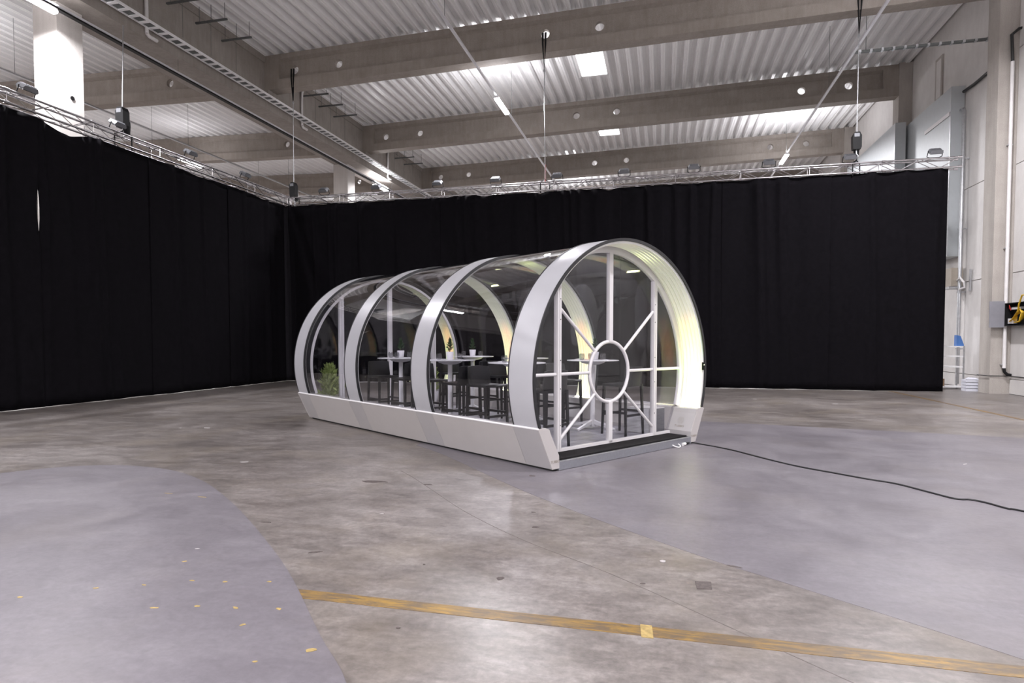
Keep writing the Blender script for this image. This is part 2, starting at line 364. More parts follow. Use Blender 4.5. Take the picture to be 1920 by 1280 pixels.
def beam_mesh(L):
    mb = MB(); D = .46                                 # y from 0 (camera side) to D
    mb.box(0, L, 0, D, 0, .34); mb.box(0, L, .02, D-.02, BH-.16, BH)
    for a, b in ((0, .62), (L-.55, L)): mb.box(a, b, 0, D, .34, BH-.16)
    # sloped shoulders between flange and web
    Wf = .16
    for y0, y1 in ((0, Wf), (D, D-Wf)):
        mb.add([(.62,y0,.34),(L-.55,y0,.34),(L-.55,y1,.345),(.62,y1,.345)], [(0,1,2,3)])
        y00 = .02 if y0 == 0 else D-.02
        mb.add([(.62,y1,BH-.24),(L-.55,y1,BH-.24),(L-.55,y00,BH-.16),(.62,y00,BH-.16)], [(0,1,2,3)])
    holes = [1.15, 2.88, 10.25, 12.0, 19.42, 21.16]; r = .15; hz = .66; z0, z1 = .34, BH-.22
    xs = .62; n = 20
    for h in holes + [None]:
        xe = (h - .2) if h else L-.55
        for y in (Wf, D-Wf): mb.add([(xs,y,z0),(xe,y,z0),(xe,y,z1),(xs,y,z1)], [(0,1,2,3)])
        if h is None: break
        for y in (Wf, D-Wf):
            for za, zb in ((z0, hz-.2), (hz+.2, z1)): mb.add([(h-.2,y,za),(h+.2,y,za),(h+.2,y,zb),(h-.2,y,zb)], [(0,1,2,3)])
            vs = []
            for k in range(n):
                q = 2*math.pi*k/n + math.pi/4; c, s_ = math.cos(q), math.sin(q); m = .2/max(abs(c), abs(s_))
                vs += [(h+m*c, y, hz+m*s_), (h+r*c, y, hz+r*s_)]
            mb.add(vs, [(2*k, 2*((k+1) % n), 2*((k+1) % n)+1, 2*k+1) for k in range(n)])
        vs = []
        for k in range(n):
            q = 2*math.pi*k/n + math.pi/4
            vs += [(h+r*math.cos(q), Wf, hz+r*math.sin(q)), (h+r*math.cos(q), D-Wf, hz+r*math.sin(q))]
        mb.add(vs, [(2*k, 2*k+1, 2*((k+1) % n)+1, 2*((k+1) % n)) for k in range(n)])
        xs = h + .2
    return mb.mesh('roof_beam', M['beam'], fix=False)
bmesh_ = beam_mesh(22.9)
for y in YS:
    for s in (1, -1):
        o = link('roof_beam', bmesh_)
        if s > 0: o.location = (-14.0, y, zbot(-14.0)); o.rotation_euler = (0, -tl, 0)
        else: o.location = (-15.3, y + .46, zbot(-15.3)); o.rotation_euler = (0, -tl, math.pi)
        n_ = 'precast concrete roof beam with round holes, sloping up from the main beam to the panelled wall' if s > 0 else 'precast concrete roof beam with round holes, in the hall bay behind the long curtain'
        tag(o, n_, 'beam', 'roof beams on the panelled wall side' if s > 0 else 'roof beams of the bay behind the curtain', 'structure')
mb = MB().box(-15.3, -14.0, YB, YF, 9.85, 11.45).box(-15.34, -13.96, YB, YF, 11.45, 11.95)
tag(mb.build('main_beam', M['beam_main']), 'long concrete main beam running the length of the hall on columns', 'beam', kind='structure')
mb = MB()
for y in YS: mb.box(-14.0, -13.86, y-.12, y+.58, 10.16, 10.46)
for i, y in enumerate(YS):
    tag(MB().box(-14.02, -13.80, y-.06, y+.52, 10.25, 10.462).build('beam_bracket', M['beam_main']), 'concrete bracket carrying a roof beam end at the main beam', 'bracket', 'brackets on the main beam', 'structure')
for y in (-17.5, -2.5, 12.5, 27.05, 42.0):
    c = thing('column', 'pale square concrete column standing under the main beam', 'column', (-14.97, y+.35, 0), 0, 'columns under the main beam', 'structure')
    MB().box(-.37, .37, -.35, .35, 0, 9.85).build('shaft', M['column'], c)
    MB().bar((.36,.02,7.62), (.385,.02,7.62), .055, 14).build('socket', M['black'], c)
mb = None

# ------------------------------------------------------------------ walls
wr = thing('wall_right', 'pale concrete panel wall with pillars along the right of the hall', 'wall', kind='structure')
MB().box(XR+.06, XR+.3, YB, YF, 0, 12.6).build('backing', M['wall'], wr)
rows = [(0,.42),(.42,3.34),(3.34,6.29),(6.29,9.42),(9.42,12.5)]
for i, y in enumerate(YS[:-1]):
    for a, b in rows:
        m = MB().box(0, .12, .66, 7.5-.02, a+.012, b-.012).mesh('wall_panel', M['panel'])
        o = link('wall_panel', m, wr, (XR, y, 0))
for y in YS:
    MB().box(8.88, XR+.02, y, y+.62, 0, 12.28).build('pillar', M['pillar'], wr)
def wall(name, label, *b):
    tag(MB().box(*b).build(name, M['wall']), label, 'wall', kind='structure')
wall('wall_back', 'far end wall of the hall behind the back curtain', XL-.2, XR+.3, YF, YF+.25, 0, 12.6)
wall('wall_front', 'plain hall wall behind the viewpoint', XL-.2, XR+.3, YB-.25, YB, 0, 12.6)
wall('wall_left', 'far side wall of the bay behind the long curtain', XL-.3, XL, YB-.25, YF+.25, 0, 12.6)

# ------------------------------------------------------------------ skylights
for n_, (y0, y1) in enumerate(((22.3, 24.95), (29.9, 32.3)), 1):
    x0, x1 = -3.22, -2.16; z = zbot(-2.6) + BH
    g = thing('window_%d' % n_, 'bright square skylight between the roof beams, ' + ('the one by the roof lamp' if n_ == 1 else 'the one one beam further along'), 'skylight', ((x0+x1)/2, (y0+y1)/2, z), 0, None, 'structure')
    hx, hy = (x1-x0)/2, (y1-y0)/2
    mb = MB()
    for sx in (-1, 1): mb.box(sx*hx - .03 if sx > 0 else -hx-.09, sx*hx + .09 if sx > 0 else -hx+.03, -hy-.09, hy+.09, -.035, .10)
    for sy in (-1, 1): mb.box(-hx, hx, sy*hy - .03 if sy > 0 else -hy-.09, sy*hy+.09 if sy > 0 else -hy+.03, -.035, .10)
    mb.build('frame', M['deck'], g)
    MB().box(-hx+.03, hx-.03, -hy+.03, hy-.03, -.012, .0).build('pane', M['skylight'], g)
for y in (1.0, -8.0):                                  # same rooflights further back in the hall
    g = thing('window_%d' % (3 if y > 0 else 4), 'skylight in the roof behind the viewpoint', 'skylight', (-2.6, y, zbot(-2.6)+BH-.02), 0, 'skylights behind the viewpoint', 'structure')
    MB().box(-.5, .5, -1.2, 1.2, -.012, 0).build('pane', M['skylight'], g)

# ------------------------------------------------------------------ trunking rails and lamps
def lamp(x, y, z, label, group, up=.17, pw=1.):
    g = thing('ceiling_lamp', label, 'lamp', (x, y, z), 0, group)
    MB().box(-.07, .07, -.75, .75, -.06, 0).build('housing', M['white_pc'], g)
    pr = [(-.09,-.06),(.09,-.06),(.085,-.105),(.05,-.125),(-.05,-.125),(-.085,-.105)]
    MB().prism(pr, -.74, .74).build('diffuser', M['lampface'], g)
    ld = bpy.data.lights.new('lamp_light', 'AREA'); ld.shape = 'RECTANGLE'; ld.size = .2; ld.size_y = 1.5; ld.energy = LAMP_W*pw; ld.spread = R(172); ld.color = LAMP_COL
    link('lamp_light', ld, g, (0, 0, -.14))
    lu = bpy.data.lights.new('lamp_uplight', 'AREA'); lu.shape = 'RECTANGLE'; lu.size = .14; lu.size_y = 1.5; lu.energy = LAMP_W*up; lu.color = LAMP_COL
    link('lamp_uplight', lu, g, (0, 0, .075), (R(180), 0, 0)); return g
def trunk(x, z, y0, y1, label, mat='trunk', wd=.07, ht=.055):
    g = thing('light_trunking', label, 'rail', (x, (y0+y1)/2, z)); L = (y1-y0)/2
    MB().box(-wd/2, wd/2, -L, L, 0, ht).build('rail', M[mat], g)
    for yy in YS:
        if y0 < yy+3.5 < y1:
            MB().bar((0, yy+3.5-(y0+y1)/2, ht), (0, yy+3.5-(y0+y1)/2, zbot(x)+BH-z+.02), .006, 5).build('hanger_wire', M['darksteel'], g)
    return g
trunk(-5.70, 10.0, YB+1, YF-1, 'white perforated lighting rail hung along the hall beside the skylights')
trunk(5.44, 10.0, YB+1, YF-1, 'white perforated lighting rail hung nearest the panelled wall')
trunk(-14.1, 9.42, YB+1, YF-1, 'white lighting rail under the main beam beside the columns')
trunk(-20.3, 10.0, YB+1, YF-1, 'slim cable rail in the bay behind the long curtain', 'galv', .09, .05)
trunk(-22.2, 10.1, YB+1, YF-1, 'outer lighting rail in the bay behind the long curtain')
tag(MB().box(-14.16, -14.04, YB+1, YF-1, 9.36, 9.40).build('cable_strip', M['black']), 'black cable strip fixed below the rail under the main beam', 'cable strip')
lamp(-5.70, 21.95, 10.0, 'lit ceiling lamp on the rail beside the square skylights', None)
lamp(5.44, 31.4, 10.0, 'lit ceiling lamp on the rail nearest the panelled wall', None)
lamp(-14.1, 11.3, 9.36, 'lit ceiling lamp on the rail under the main beam in front of the near column', None, .12, .6)
lamp(-14.1, 29.6, 9.36, 'lit ceiling lamp on the rail under the main beam beyond the far column', None)
lamp(-22.2, 25.7, 10.1, 'lit ceiling lamp in the bay behind the curtain, seen through the truss', None, .02, .7)
for x, y, z in ((-5.7, -2.0, 10), (-5.7, -8.5, 10), (-5.7, -14.5, 10), (-5.7, 39.7, 10), (5.44, 15.2, 10), (5.44, 5.0, 10), (5.44, -6, 10), (5.44, -14, 10), (5.44, 47.5, 10), (-14.1, 0, 9.36), (-14.1, -10, 9.36), (-14.1, 46, 9.36), (-22.2, 14, 10.1), (-22.2, 3, 10.1), (-22.2, 43, 10.1), (-22.2, -9, 10.1), (-31, 0, 10), (-31, 12, 10), (-31, 24, 10), (-31, 36, 10)):  # unseen lamps added to even out and raise the hall light
    lamp(x, y, z, 'added ceiling lamp out of sight, evening out the hall light', 'added ceiling lamps out of sight')
# cable tray hung beside the main beam
g = thing('cable_tray', 'bright galvanised ladder tray carrying cables along the main beam', 'cable tray', (-13.72, 22, 10.12))
for sx in (-.16, .16): MB().box(sx-.012, sx+.012, -16, 27, -.035, .035).build('side_rail', M['tray'], g)
rung = MB().box(-.15, .15, -.045, .045, -.025, -.002).mesh('rung', M['tray'])
for k in range(90): link('rung', rung, g, (0, -12 + k*.33, 0))
MB().box(-.14, .06, -16, 27, .0, .03).build('cable_bundle', M['darksteel'], g)
MB().box(-13.9, -13.5, -16, 27, .1, .11)
for i, y in enumerate((14.6, 22.2, 30.1)):
    g = thing('down_pipe', 'short white bent drain pipe on the side of the main beam', 'pipe', (-13.945, y, 0), 0, 'drain pipes on the main beam')
    MB().path([(.25,0,11.55),(.12,0,11.45),(.02,0,11.25),(0,0,11.0),(0,0,9.98)], .05, 10).build('pipe', M['pipe'], g, 40)
    MB().path([(0,0,9.98),(.0,.08,9.93),(0,.35,9.93)], .05, 10).build('elbow', M['pipe'], g, 40)
for y in (15.4, 16.55, 17.7, 22.4, 23.55, 24.75, 29.9, 31.1, 32.3):
    g = thing('hanger_rail', 'dark steel hanger rail with studs bolted under the roof deck by the main beam', 'bracket', (-13.45, y, 11.18), 0, 'hanger rails under the roof deck')
    MB().box(-.56, .56, -.03, .03, 0, .045).build('rail', M['darksteel'], g)
    for x in (-.42, 0, .48): MB().bar((x,0,.04), (x,0,.52), .009, 6).build('stud', M['darksteel'], g)
    MB().bar((-.02,0,0), (-.02,0,-1.0), .006, 5).build('rod', M['darksteel'], g)
# cross tray to the panelled wall
g = thing('cross_tray', 'dark cable tray running from the lighting rail across to the panelled wall', 'cable tray', (5.44, 20.65, 10.02))
MB().box(0, 4.3, -.05, .05, 0, .06).build('tray', M['darksteel'], g)
for k in range(14): MB().box(.15+k*.3, .21+k*.3, -.07, .07, -.01, .07).build('clip', M['galv'], g)
MB().bar((.35,0,.06), (.35,0,2.05), .008, 5).build('hanger_rod', M['darksteel'], g)

# ------------------------------------------------------------------ trusses
chord = MB().bar((-1,0,0), (1,0,0), .025, 10).mesh('chord', M['alu'], 40)
hh = .135
brA = MB().bar((-.25,0,-hh), (.25,0,hh), .0095, 6).mesh('brace', M['alu'], 40)
brB = MB().bar((-.25,0,hh), (.25,0,-hh), .0095, 6).mesh('brace', M['alu'], 40)
brC = MB().bar((0,0,-hh), (0,0,hh), .0095, 6).mesh('brace', M['alu'], 40)
coup = MB().bar((-.05,0,0), (.05,0,0), .034, 10).mesh('coupler', M['alu'], 40)
def truss(cx, cy, rz, label, group):
    g = thing('truss_section', label, 'truss', (cx, cy, 6.525), rz, group)
    for sy in (-1, 1):
        for sz in (-1, 1):
            link('chord', chord, g, (0, sy*hh, sz*hh)); link('coupler', coup, g, (1, sy*hh, sz*hh))
    for k in range(4):
        x = -.75 + k*.5; m, m2 = (brA, brB) if k % 2 else (brB, brA)
        for sy in (-1, 1): link('brace', m, g, (x, sy*hh, 0))
        for sz in (-1, 1): link('brace', m2, g, (x, 0, sz*hh), (R(90), 0, 0))
    for sy in (-1, 1):
        link('brace', brC, g, (-.99, sy*hh, 0))
for k in range(8):
    truss(-13.3, 19.12 - 2*k, R(90), 'square aluminium truss section holding the long side curtain', 'side truss sections')
for k in range(11):
    truss(-12.14 + 2*k*.963, 20.3, 0, 'square aluminium truss section holding the back curtain', 'back truss sections')
g = thing('truss_corner', 'aluminium truss corner block joining the side and back trusses', 'truss', (-13.3, 20.28, 6.525))
for sx in (-1, 1):
    for sy in (-1, 1): MB().bar((sx*hh, sy*hh, -hh), (sx*hh, sy*hh, hh), .025, 10).build('post', M['alu'], g, 40)
for sz in (-1, 1):
    MB().path([(-hh,-hh,sz*hh),(hh,-hh,sz*hh),(hh,hh,sz*hh),(-hh,hh,sz*hh)], .025, 8, True).build('frame', M['alu'], g, 40)

# ------------------------------------------------------------------ curtains
def curtain(name, label, group, p0, p1, nrm, seed, z1=6.37, sag=(), open0=None, open1=None):
    rnd = random.Random(seed)
    p0 = Vector((*p0, 0)); p1 = Vector((*p1, 0)); L = (p1-p0).length; d = (p1-p0)/L; nv = Vector((*nrm, 0))
    nx = int(L/.045); nz = 26; vs = []; fs = []
    ph = [rnd.uniform(0, 6.28) for _ in range(4)]; fw = [rnd.uniform(3.0, 4.2), rnd.uniform(6.5, 8.5), rnd.uniform(13, 17)]
    piles = [(rnd.uniform(.1, L-.1), rnd.uniform(.05, .12), rnd.uniform(.04, .10)) for _ in range(int(L*1.3))]
    for j in range(nz+1):
        v = (j/nz)**1.0; 
        for i in range(nx+1):
            u = i/nx*L
            s = 0
            for (a, wd, dp) in piles: s += dp*math.exp(-((u-a-.08*math.sin(v*3+a))/wd)**2)*(.55+.45*v)
            off = .022*math.sin(fw[0]*u+ph[0]+.5*v) + .016*math.sin(fw[1]*u+ph[1]-.7*v)*(.4+.6*v) + .006*math.sin(fw[2]*u+ph[2]+2*v) + s - .03
            off += .02*(1-v)**2*math.sin(u*2.2+ph[3])
            z = z1*v
            if v > .999:
                pass
            zz = z
            for (sc, sw, sd) in sag:
                zz -= sd*math.exp(-((u-sc)/sw)**2)*max(0, (v-.8)/.2)**2
            zz = max(zz, .004 + .008*abs(math.sin(u*3+seed)) if j == 0 else zz)
            uu = u
            if open0: 
                f_ = max(0, math.sin(math.pi*min(max((z-open0[0])/(open0[1]-open0[0]), 0), 1)))
                uu = u + open0[2]*f_*max(0, 1-u/.8)
            if open1:
                f_ = max(0, math.sin(math.pi*min(max((z-open1[0])/(open1[1]-open1[0]), 0), 1)))
                uu = u - open1[2]*f_*max(0, 1-(L-u)/.8)
            vs.append(p0 + d*uu + nv*off + Vector((0,0,zz)))
    for j in range(nz):
        for i in range(nx): a = j*(nx+1)+i; fs.append((a, a+1, a+nx+2, a+nx+1))
    n = len(vs)
    o = MB().add(vs, fs).build(name, M['curtain'], None, 180)
    md = o.modifiers.new('cloth_thickness', 'SOLIDIFY'); md.thickness = .006
    return tag(o, label, 'curtain', group)
LX = -13.36
ys = [4.6, 7.75, 10.9, 14.0, 17.1, 20.03]
for i in range(5):
    slit = i in (1, 2)
    lab = {0: 'black curtain length hanging from the side truss, away from the slit', 1: 'black side curtain length, bowed away on one edge of the bright vertical slit', 2: 'black side curtain length with a slack scalloped top by the bright slit'}.get(i, 'black curtain length hanging from the side truss between the chain hoist and the corner')
    curtain('curtain', lab, 'side curtains', (LX, ys[i]-.03), (LX, ys[i+1]+.03), (1, 0), 11+i, sag=((.75,.42,.16),) if i == 2 else ((1.9,.5,.05),) if i != 1 else (),
            open1=(3.55, 5.15, .07) if i == 1 else None, open0=(3.55, 5.15, .06) if i == 2 else None)
for i in range(7):
    x0 = -13.62 + i*3.07; x1 = x0 + 3.10
    sg = {3: ((.45,.13,.06),(2.7,.2,.07)), 2: ((1.6,.18,.05),), 4: ((2.2,.2,.02),)}.get(i, ())
    lab = {6: 'black back curtain length, the last one beside the panelled wall', 0: 'black back curtain length in the corner by the side curtain'}.get(i, 'black curtain length hanging from the back truss behind the dining tube')
    curtain('curtain', lab, 'back curtains', (x0, 20.22), (min(x1, 7.88), 20.22), (0, -1), 31+i, sag=sg)

# ------------------------------------------------------------------ floodlights and hoists on the trusses
def flood():
    g = thing('floodlight', '', 'floodlight')
    prof = [(-.15,0),(.15,0),(.17,.03),(.13,.10),(-.13,.10),(-.17,.03)]
    MB().prism(prof, -.11, .11).build('housing', M['grey_cast'], g)
    MB().box(-.15, .15, -.095, .095, -.012, .0).build('lens', M['lamp_glass'], g)
    mb = MB()
    for k in range(7): mb.box(-.11+k*.036, -.10+k*.036, -.09, .09, .10, .118)
    mb.build('cooling_fins', M['grey_cast'], g)
    MB().path([(-.185,0,.06),(-.19,0,-.10),(-.12,.0,-.13),(.12,0,-.13),(.19,0,-.10),(.185,0,.06)], .012, 6).build('bracket', M['black'], g)
    return g
fl0 = flood(); used = [False]
def put_flood(x, y, rz, tilt, lab, grp):
    o = fl0 if not used[0] else dup(fl0)
    used[0] = True
    o.location = (x, y, 6.82); o.rotation_euler = (tilt, 0, rz); o['label'] = lab; o['group'] = grp
for y in (10.6, 12.85, 15.3, 17.7): put_flood(-13.22, y, R(90), R(25), 'unlit grey floodlight clamped on top of the side truss', 'floodlights on the side truss')
for x in (-11.84, -9.79, -7.52, -5.47, -3.39, -1.23, .9, 3.08, 5.3, 7.51): put_flood(x, 20.2, 0, R(30), 'unlit dark floodlight clamped on top of the back truss', 'floodlights on the back truss')
def hoist(x, y, zb, lab, top, sling=None, body=True):
    g = thing('chain_hoist', lab, 'chain hoist', (x, y, 6.66))
    if body:
        b = zb - 6.66
        pr = [(-.11,b),(.09,b),(.11,b+.06),(.11,b+.40),(.06,b+.50),(-.07,b+.50),(-.13,b+.40),(-.12,b+.08)]
        MB().prism(pr, -.10, .10).build('motor_body', M['black'], g)
        MB().lathe([(.0,-.28),(.07,-.26),(.085,-.05),(.08,.06)], 10, (.02,.10,b+.12)).build('chain_bag', M['black'], g)
        MB().box(-.09, .05, -.105, .105, b+.36, b+.46).build('badge_plate', M['grey_cast'], g)
        MB().path([(0,0,b),(0,0,b-.12),(.05,0,b-.18),(0,0,b-.24)], .018, 6).build('hook', M['galv'], g)
        s0 = b + .5
    else: s0 = .05
    t = Vector(top) - Vector((x, y, 6.66))
    MB().bar((0,0,s0), t, .014, 6).build('chain', M['galv'], g)
    MB().path([(-.13,-.13,-.35),(-.13,-.13,.02),(0,0,.12),(.13,.13,.02),(.13,.13,-.35)], .018, 6).build('truss_sling', M['black'], g)
    if sling:
        a = t; hz = 11.12 - 6.66 + (sling[1] or 0); yy = sling[0] - y
        MB().path([(a.x-.05,yy-.03,hz),(a.x-.045,yy-.05,hz-.35),(a.x,a.y,a.z),(a.x+.045,yy-.05,hz-.35),(a.x+.05,yy-.03,hz)], .03, 6).build('beam_sling', M['black'], g)
        MB().path([(a.x,a.y,a.z+.02),(a.x+.03,a.y,a.z-.06),(a.x,a.y,a.z-.12),(a.x-.03,a.y,a.z-.06)], .012, 6, True).build('shackle', M['galv'], g)
        if not body: MB().bar((0,0,.02), (0,0,.6), .02, 6).build('red_chain_end', M['red'], g)
    return g
hoist(-13.3, 13.1, 6.85, 'black chain hoist over the side truss, hanging on a pale chain', (-13.98, 13.85, 9.83))
hoist(-13.12, 20.3, 6.72, 'black chain hoist at the truss corner, chain slung from a roof beam', (-12.86, 19.93, 10.0), (19.95, 0))
hoist(5.5, 20.3, 7.08, 'black chain hoist over the back truss nearest the panelled wall', (5.40, 19.93, 10.25), (19.95, .45))
hoist(-3.8, 20.3, 6.75, 'thin hoist chain with red end link reaching the middle of the back truss', (-3.77, 19.93, 10.2), (19.95, .22), False)

# ------------------------------------------------------------------ the dining tube (local x = across, y = along, z = up)
AN = 0.968350                                        # tube axis turned left of the hall axis
TO = Vector((-.341, 8.146, 0)) + Vector((math.cos(AN), math.sin(AN), 0))*-.052
def TW(a, b, z=0): return TO + Vector((-math.sin(AN), math.cos(AN), 0))*a + Vector((math.cos(AN), math.sin(AN), 0))*b + Vector((0,0,z))
tube = thing('dining_tube', 'white tunnel shaped dining pod with four arches, clear curved walls and spoked end window', 'dining pod', TO, AN)
RX, RZ, CZ = 1.765, 1.735, 1.05
FZ = .13                                             # inside floor level
T0 = math.asin((.485-CZ)/RZ)
def arc(off, n=72, t0=None):
    t0 = T0 if t0 is None else t0
    return [((RX+off)*math.cos(math.pi - t0 - (math.pi-2*t0)*k/n), (RZ+off)*math.sin(math.pi - t0 - (math.pi-2*t0)*k/n)+CZ) for k in range(n+1)]
def sweep(prof, n=72):                               # closed profile of (offset, y) carried round the arch
    rows = [arc(o, n) for o, _ in prof]; m = len(prof); vs = []
    for k in range(n+1): vs += [(rows[i][k][0], prof[i][1], rows[i][k][1]) for i in range(m)]
    fs = []
    for k in range(n): fs += [(k*m+i, k*m+(i+1) % m, (k+1)*m+(i+1) % m, (k+1)*m+i) for i in range(m)]
    fs += [tuple(range(m)), tuple(n*m+i for i in range(m-1, -1, -1))]
    return MB().add(vs, fs)
RINGS = [(0,.42),(2.065,2.475),(4.065,4.465),(6.05,6.48)]
for i, (y0, y1) in enumerate(RINGS):
    rg = sweep([(0,y0+.006),(0,y1-.006),(-.012,y1-.006),(-.012,y0+.006)]).build('arch_ring', M['ring'], tube, 50)
    nr = 6; inner = []
    for k in range(nr*6+1):
        y = y0+.03 + (y1-y0-.06)*k/(nr*6); inner.append((-.048 - .010*math.cos(2*math.pi*k/6), y))
    sweep([(-.014,y0+.02)] + inner + [(-.014,y1-.02)][::1]).build('arch_liner', M['liner'], rg, 50)
    for ya, yb in ((y0-.004, y0+.012), (y1-.012, y1+.004)):
        sweep([(.005,ya),(.005,yb),(-.032,yb),(-.032,ya)]).build('edge_seal', M['rubber'], rg, 50)
BAYS = [(.42,2.065),(2.475,4.065),(4.465,6.05)]
for y0, y1 in BAYS:
    sweep([(-.018,y0-.01),(-.018,y1+.01),(-.026,y1+.01),(-.026,y0-.01)]).build('curved_glazing', M['glass'], tube, 50)
# skirts
SK = [(1.695,.500),(1.66,.512),(1.56,.508),(1.525,.49),(1.50,.43),(1.375,.18),(1.37,.03),(1.475,.03)]
def mirror(poly): return [(-x, z) for x, z in poly]
segs = [(0,.42,1),(.42,2.065,0),(2.065,2.475,1),(2.475,4.065,0),(4.065,4.465,1),(4.465,6.05,0),(6.05,6.48,1)]
for s in (1, -1):
    pl = SK if s > 0 else mirror(SK)
    for y0, y1, r in segs:
        MB().prism(pl, y0+.002, y1-.002).build('skirt_panel', M['skirt_ring' if r else 'skirt'], tube)
    # bright rounded top moulding
    MB().path([(s*1.685,.0,.505),(s*1.685,6.48,.505)], .014, 8).build('top_moulding', M['white_pc'], tube, 50)
    for y, yy in ((-.014, 0), (6.48, 6.494)):
        cap = MB().prism([(x + (s*.004 if abs(x) > 1.45 else -s*.004), z) for x, z in pl], y, yy).build('end_cap', M['skirt'], tube)
        if y < 0:
            t_ = text('TUBBO', .042, M['letter'], cap); t_.location = (s*1.435, -.0155, .115); t_.rotation_euler = (R(90), 0, 0)
# base, floor, sill, mat
MB().box(-1.36, 1.36, .03, 6.44, .0, .085).build('chassis', M['chassis'], tube)
for s in (1, -1): MB().box(s*1.36 if s > 0 else -1.44, 1.44 if s > 0 else -1.36, .03, 6.44, 0, .04).build('base_rail', M['chassis'], tube)
fd = MB().box(-1.37, 1.37, .03, 6.44, .085, .108).build('floor_deck', M['chassis'], tube)
for k in range(30):
    y = .40 + k*.19
    if y + .186 > 6.0: break
    MB().box(-1.368, 1.368, y, y+.186, .108, FZ).build('floor_plank', M['plank'], fd)
MB().box(-1.37, 1.37, 6.04, 6.44, .108, FZ).build('porch_mat', M['mat'], tube)
for y0, y1 in ((-.008, .028), (6.442, 6.478)):
    MB().prism([(-1.368,.006),(1.368,.006),(1.368,.102),(-1.368,.102)], y0, y1).build('sill_channel', M['sill'], tube)
MB().box(-1.368, 1.368, -.010, .045, .102, .108).build('sill_edge', M['galv'], tube)
MB().box(-1.34, 1.34, .045, .352, .108, .125).build('door_mat', M['mat'], tube)
# end walls
def end_wall(y, front):
    pl = arc(-.115, 60)
    lo = [(1.40,.19),(1.39,FZ),(-1.39,FZ),(-1.40,.19)]
    MB().prism(pl + [(1.50,.45),(1.385,.2),(1.38,FZ+.02),(-1.38,FZ+.02),(-1.385,.2),(-1.50,.45)], y-.004, y+.004).build('end_pane', M['pane'], tube)
    sweep([(-.095,y-.025),(-.095,y+.025),(-.14,y+.025),(-.14,y-.025)]).build('arch_frame', M['white_pc'], tube, 50)
    sweep([(-.034,y-.012),(-.034,y+.012),(-.095,y+.012),(-.095,y-.012)]).build('arch_seal', M['white_pc' if front else 'rubber'], tube, 50)
    MB().box(-1.38, 1.38, y-.03, y+.025, FZ-.02, FZ+.03).build('base_frame', M['white_pc'], tube)
    ztop = lambda b: CZ + (RZ-.13)*math.sqrt(max(0, 1-(b/(RX-.13))**2))
    for s in (-1, 1):
        b = s*.992 if front else s*1.05
        wds = .030 if front else .042
        for o_ in (-1, 1):
            c_ = b + o_*(wds*.5+.003)
            MB().box(c_-wds*.5, c_+wds*.5, y-.035, y+.03, FZ, ztop(c_)-.005).build('door_post', M['white_pc'], tube)
        for z in (.45, .9, 1.25, 1.75, 2.0):
            if front: MB().bar((b-.017*s, y-.038, z), (b-.017*s, y-.034, z), .007, 8).build('screw', M['rubber'], tube)
    if front:
        zc = 1.078; rc = .40; rr = .021
        MB().path([(rc*math.cos(2*math.pi*k/48), y, zc+rc*math.sin(2*math.pi*k/48)) for k in range(48)], .024, 10, True).build('round_frame', M['white_pc'], tube, 60)
        for z0, z1 in ((zc+rc, ztop(0)), (FZ, zc-rc)): MB().box(-.036, .036, y-.03, y+.025, z0, z1).build('mullion', M['white_pc'], tube)
        for s in (-1, 1):
            MB().bar((s*rc, y, zc), (s*.965, y, zc), rr, 10).build('spoke', M['white_pc'], tube, 50)
            MB().bar((s*1.02, y, zc), (s*1.625, y, zc), rr, 10).build('side_bar', M['white_pc'], tube, 50)
            q = R(43)
            MB().bar((s*rc*math.cos(q), y, zc+rc*math.sin(q)), (s*.965, y, 1.90), rr, 10).build('spoke', M['white_pc'], tube, 50)
            MB().bar((s*rc*math.cos(q), y, zc-rc*math.sin(q)), (s*.965, y, .26), rr, 10).build('spoke', M['white_pc'], tube, 50)
    else:
        MB().box(-.04, .04, y-.035, y+.03, FZ, ztop(0)).build('mullion', M['white_pc'], tube)
end_wall(.38, True); end_wall(6.0, False)
# logo on the inside of the skirt in front of the door
nx_ = Vector((-.25, 0, .125)).normalized()
e1 = Vector((0, 1, 0)); e2 = Vector((.125, 0, .25)).normalized(); nrm = e1.cross(e2)
nrm = -nrm if nrm.x > 0 else nrm
cen = Vector((1.4375, .19, .305)) + nrm*.002
mb = MB()
for ring_ in range(4):
    nn = 6 + ring_*5; r_ = .012 + ring_*.013
    for k in range(nn):
        if ring_ and (k*4/nn) % 1 > .78: continue
        q = 2*math.pi*k/nn; c_ = cen + Vector((0, 0.02, 0)) + e1*r_*math.cos(q) + e2*(r_*math.sin(q)+.015)
        mb.obox(c_, (.005,.005,.002), Matrix((e1, e2, nrm)).transposed())
o = mb.build('logo_dots', M['letter'], tube); o['label'] = 'round dotted logo mark'; o['kind'] = 'stuff'
o = text('TUBBO', .044, M['letter'], tube, 1.2); xr = Vector((0, -1, 0)); o.matrix_local = Matrix.Translation(cen + Vector((0,.02,0)) - e2*.075) @ Matrix((xr, e2, xr.cross(e2))).transposed().to_4x4()
# switch box on the front arch
sb = MB().box(1.70, 1.725, -.006, .03, 1.06, 1.17).build('switch_box', M['black'], tube)
MB().bar((1.705,-.008,1.135), (1.705,-.006,1.135), .006, 8).build('green_led', M['led'], sb)
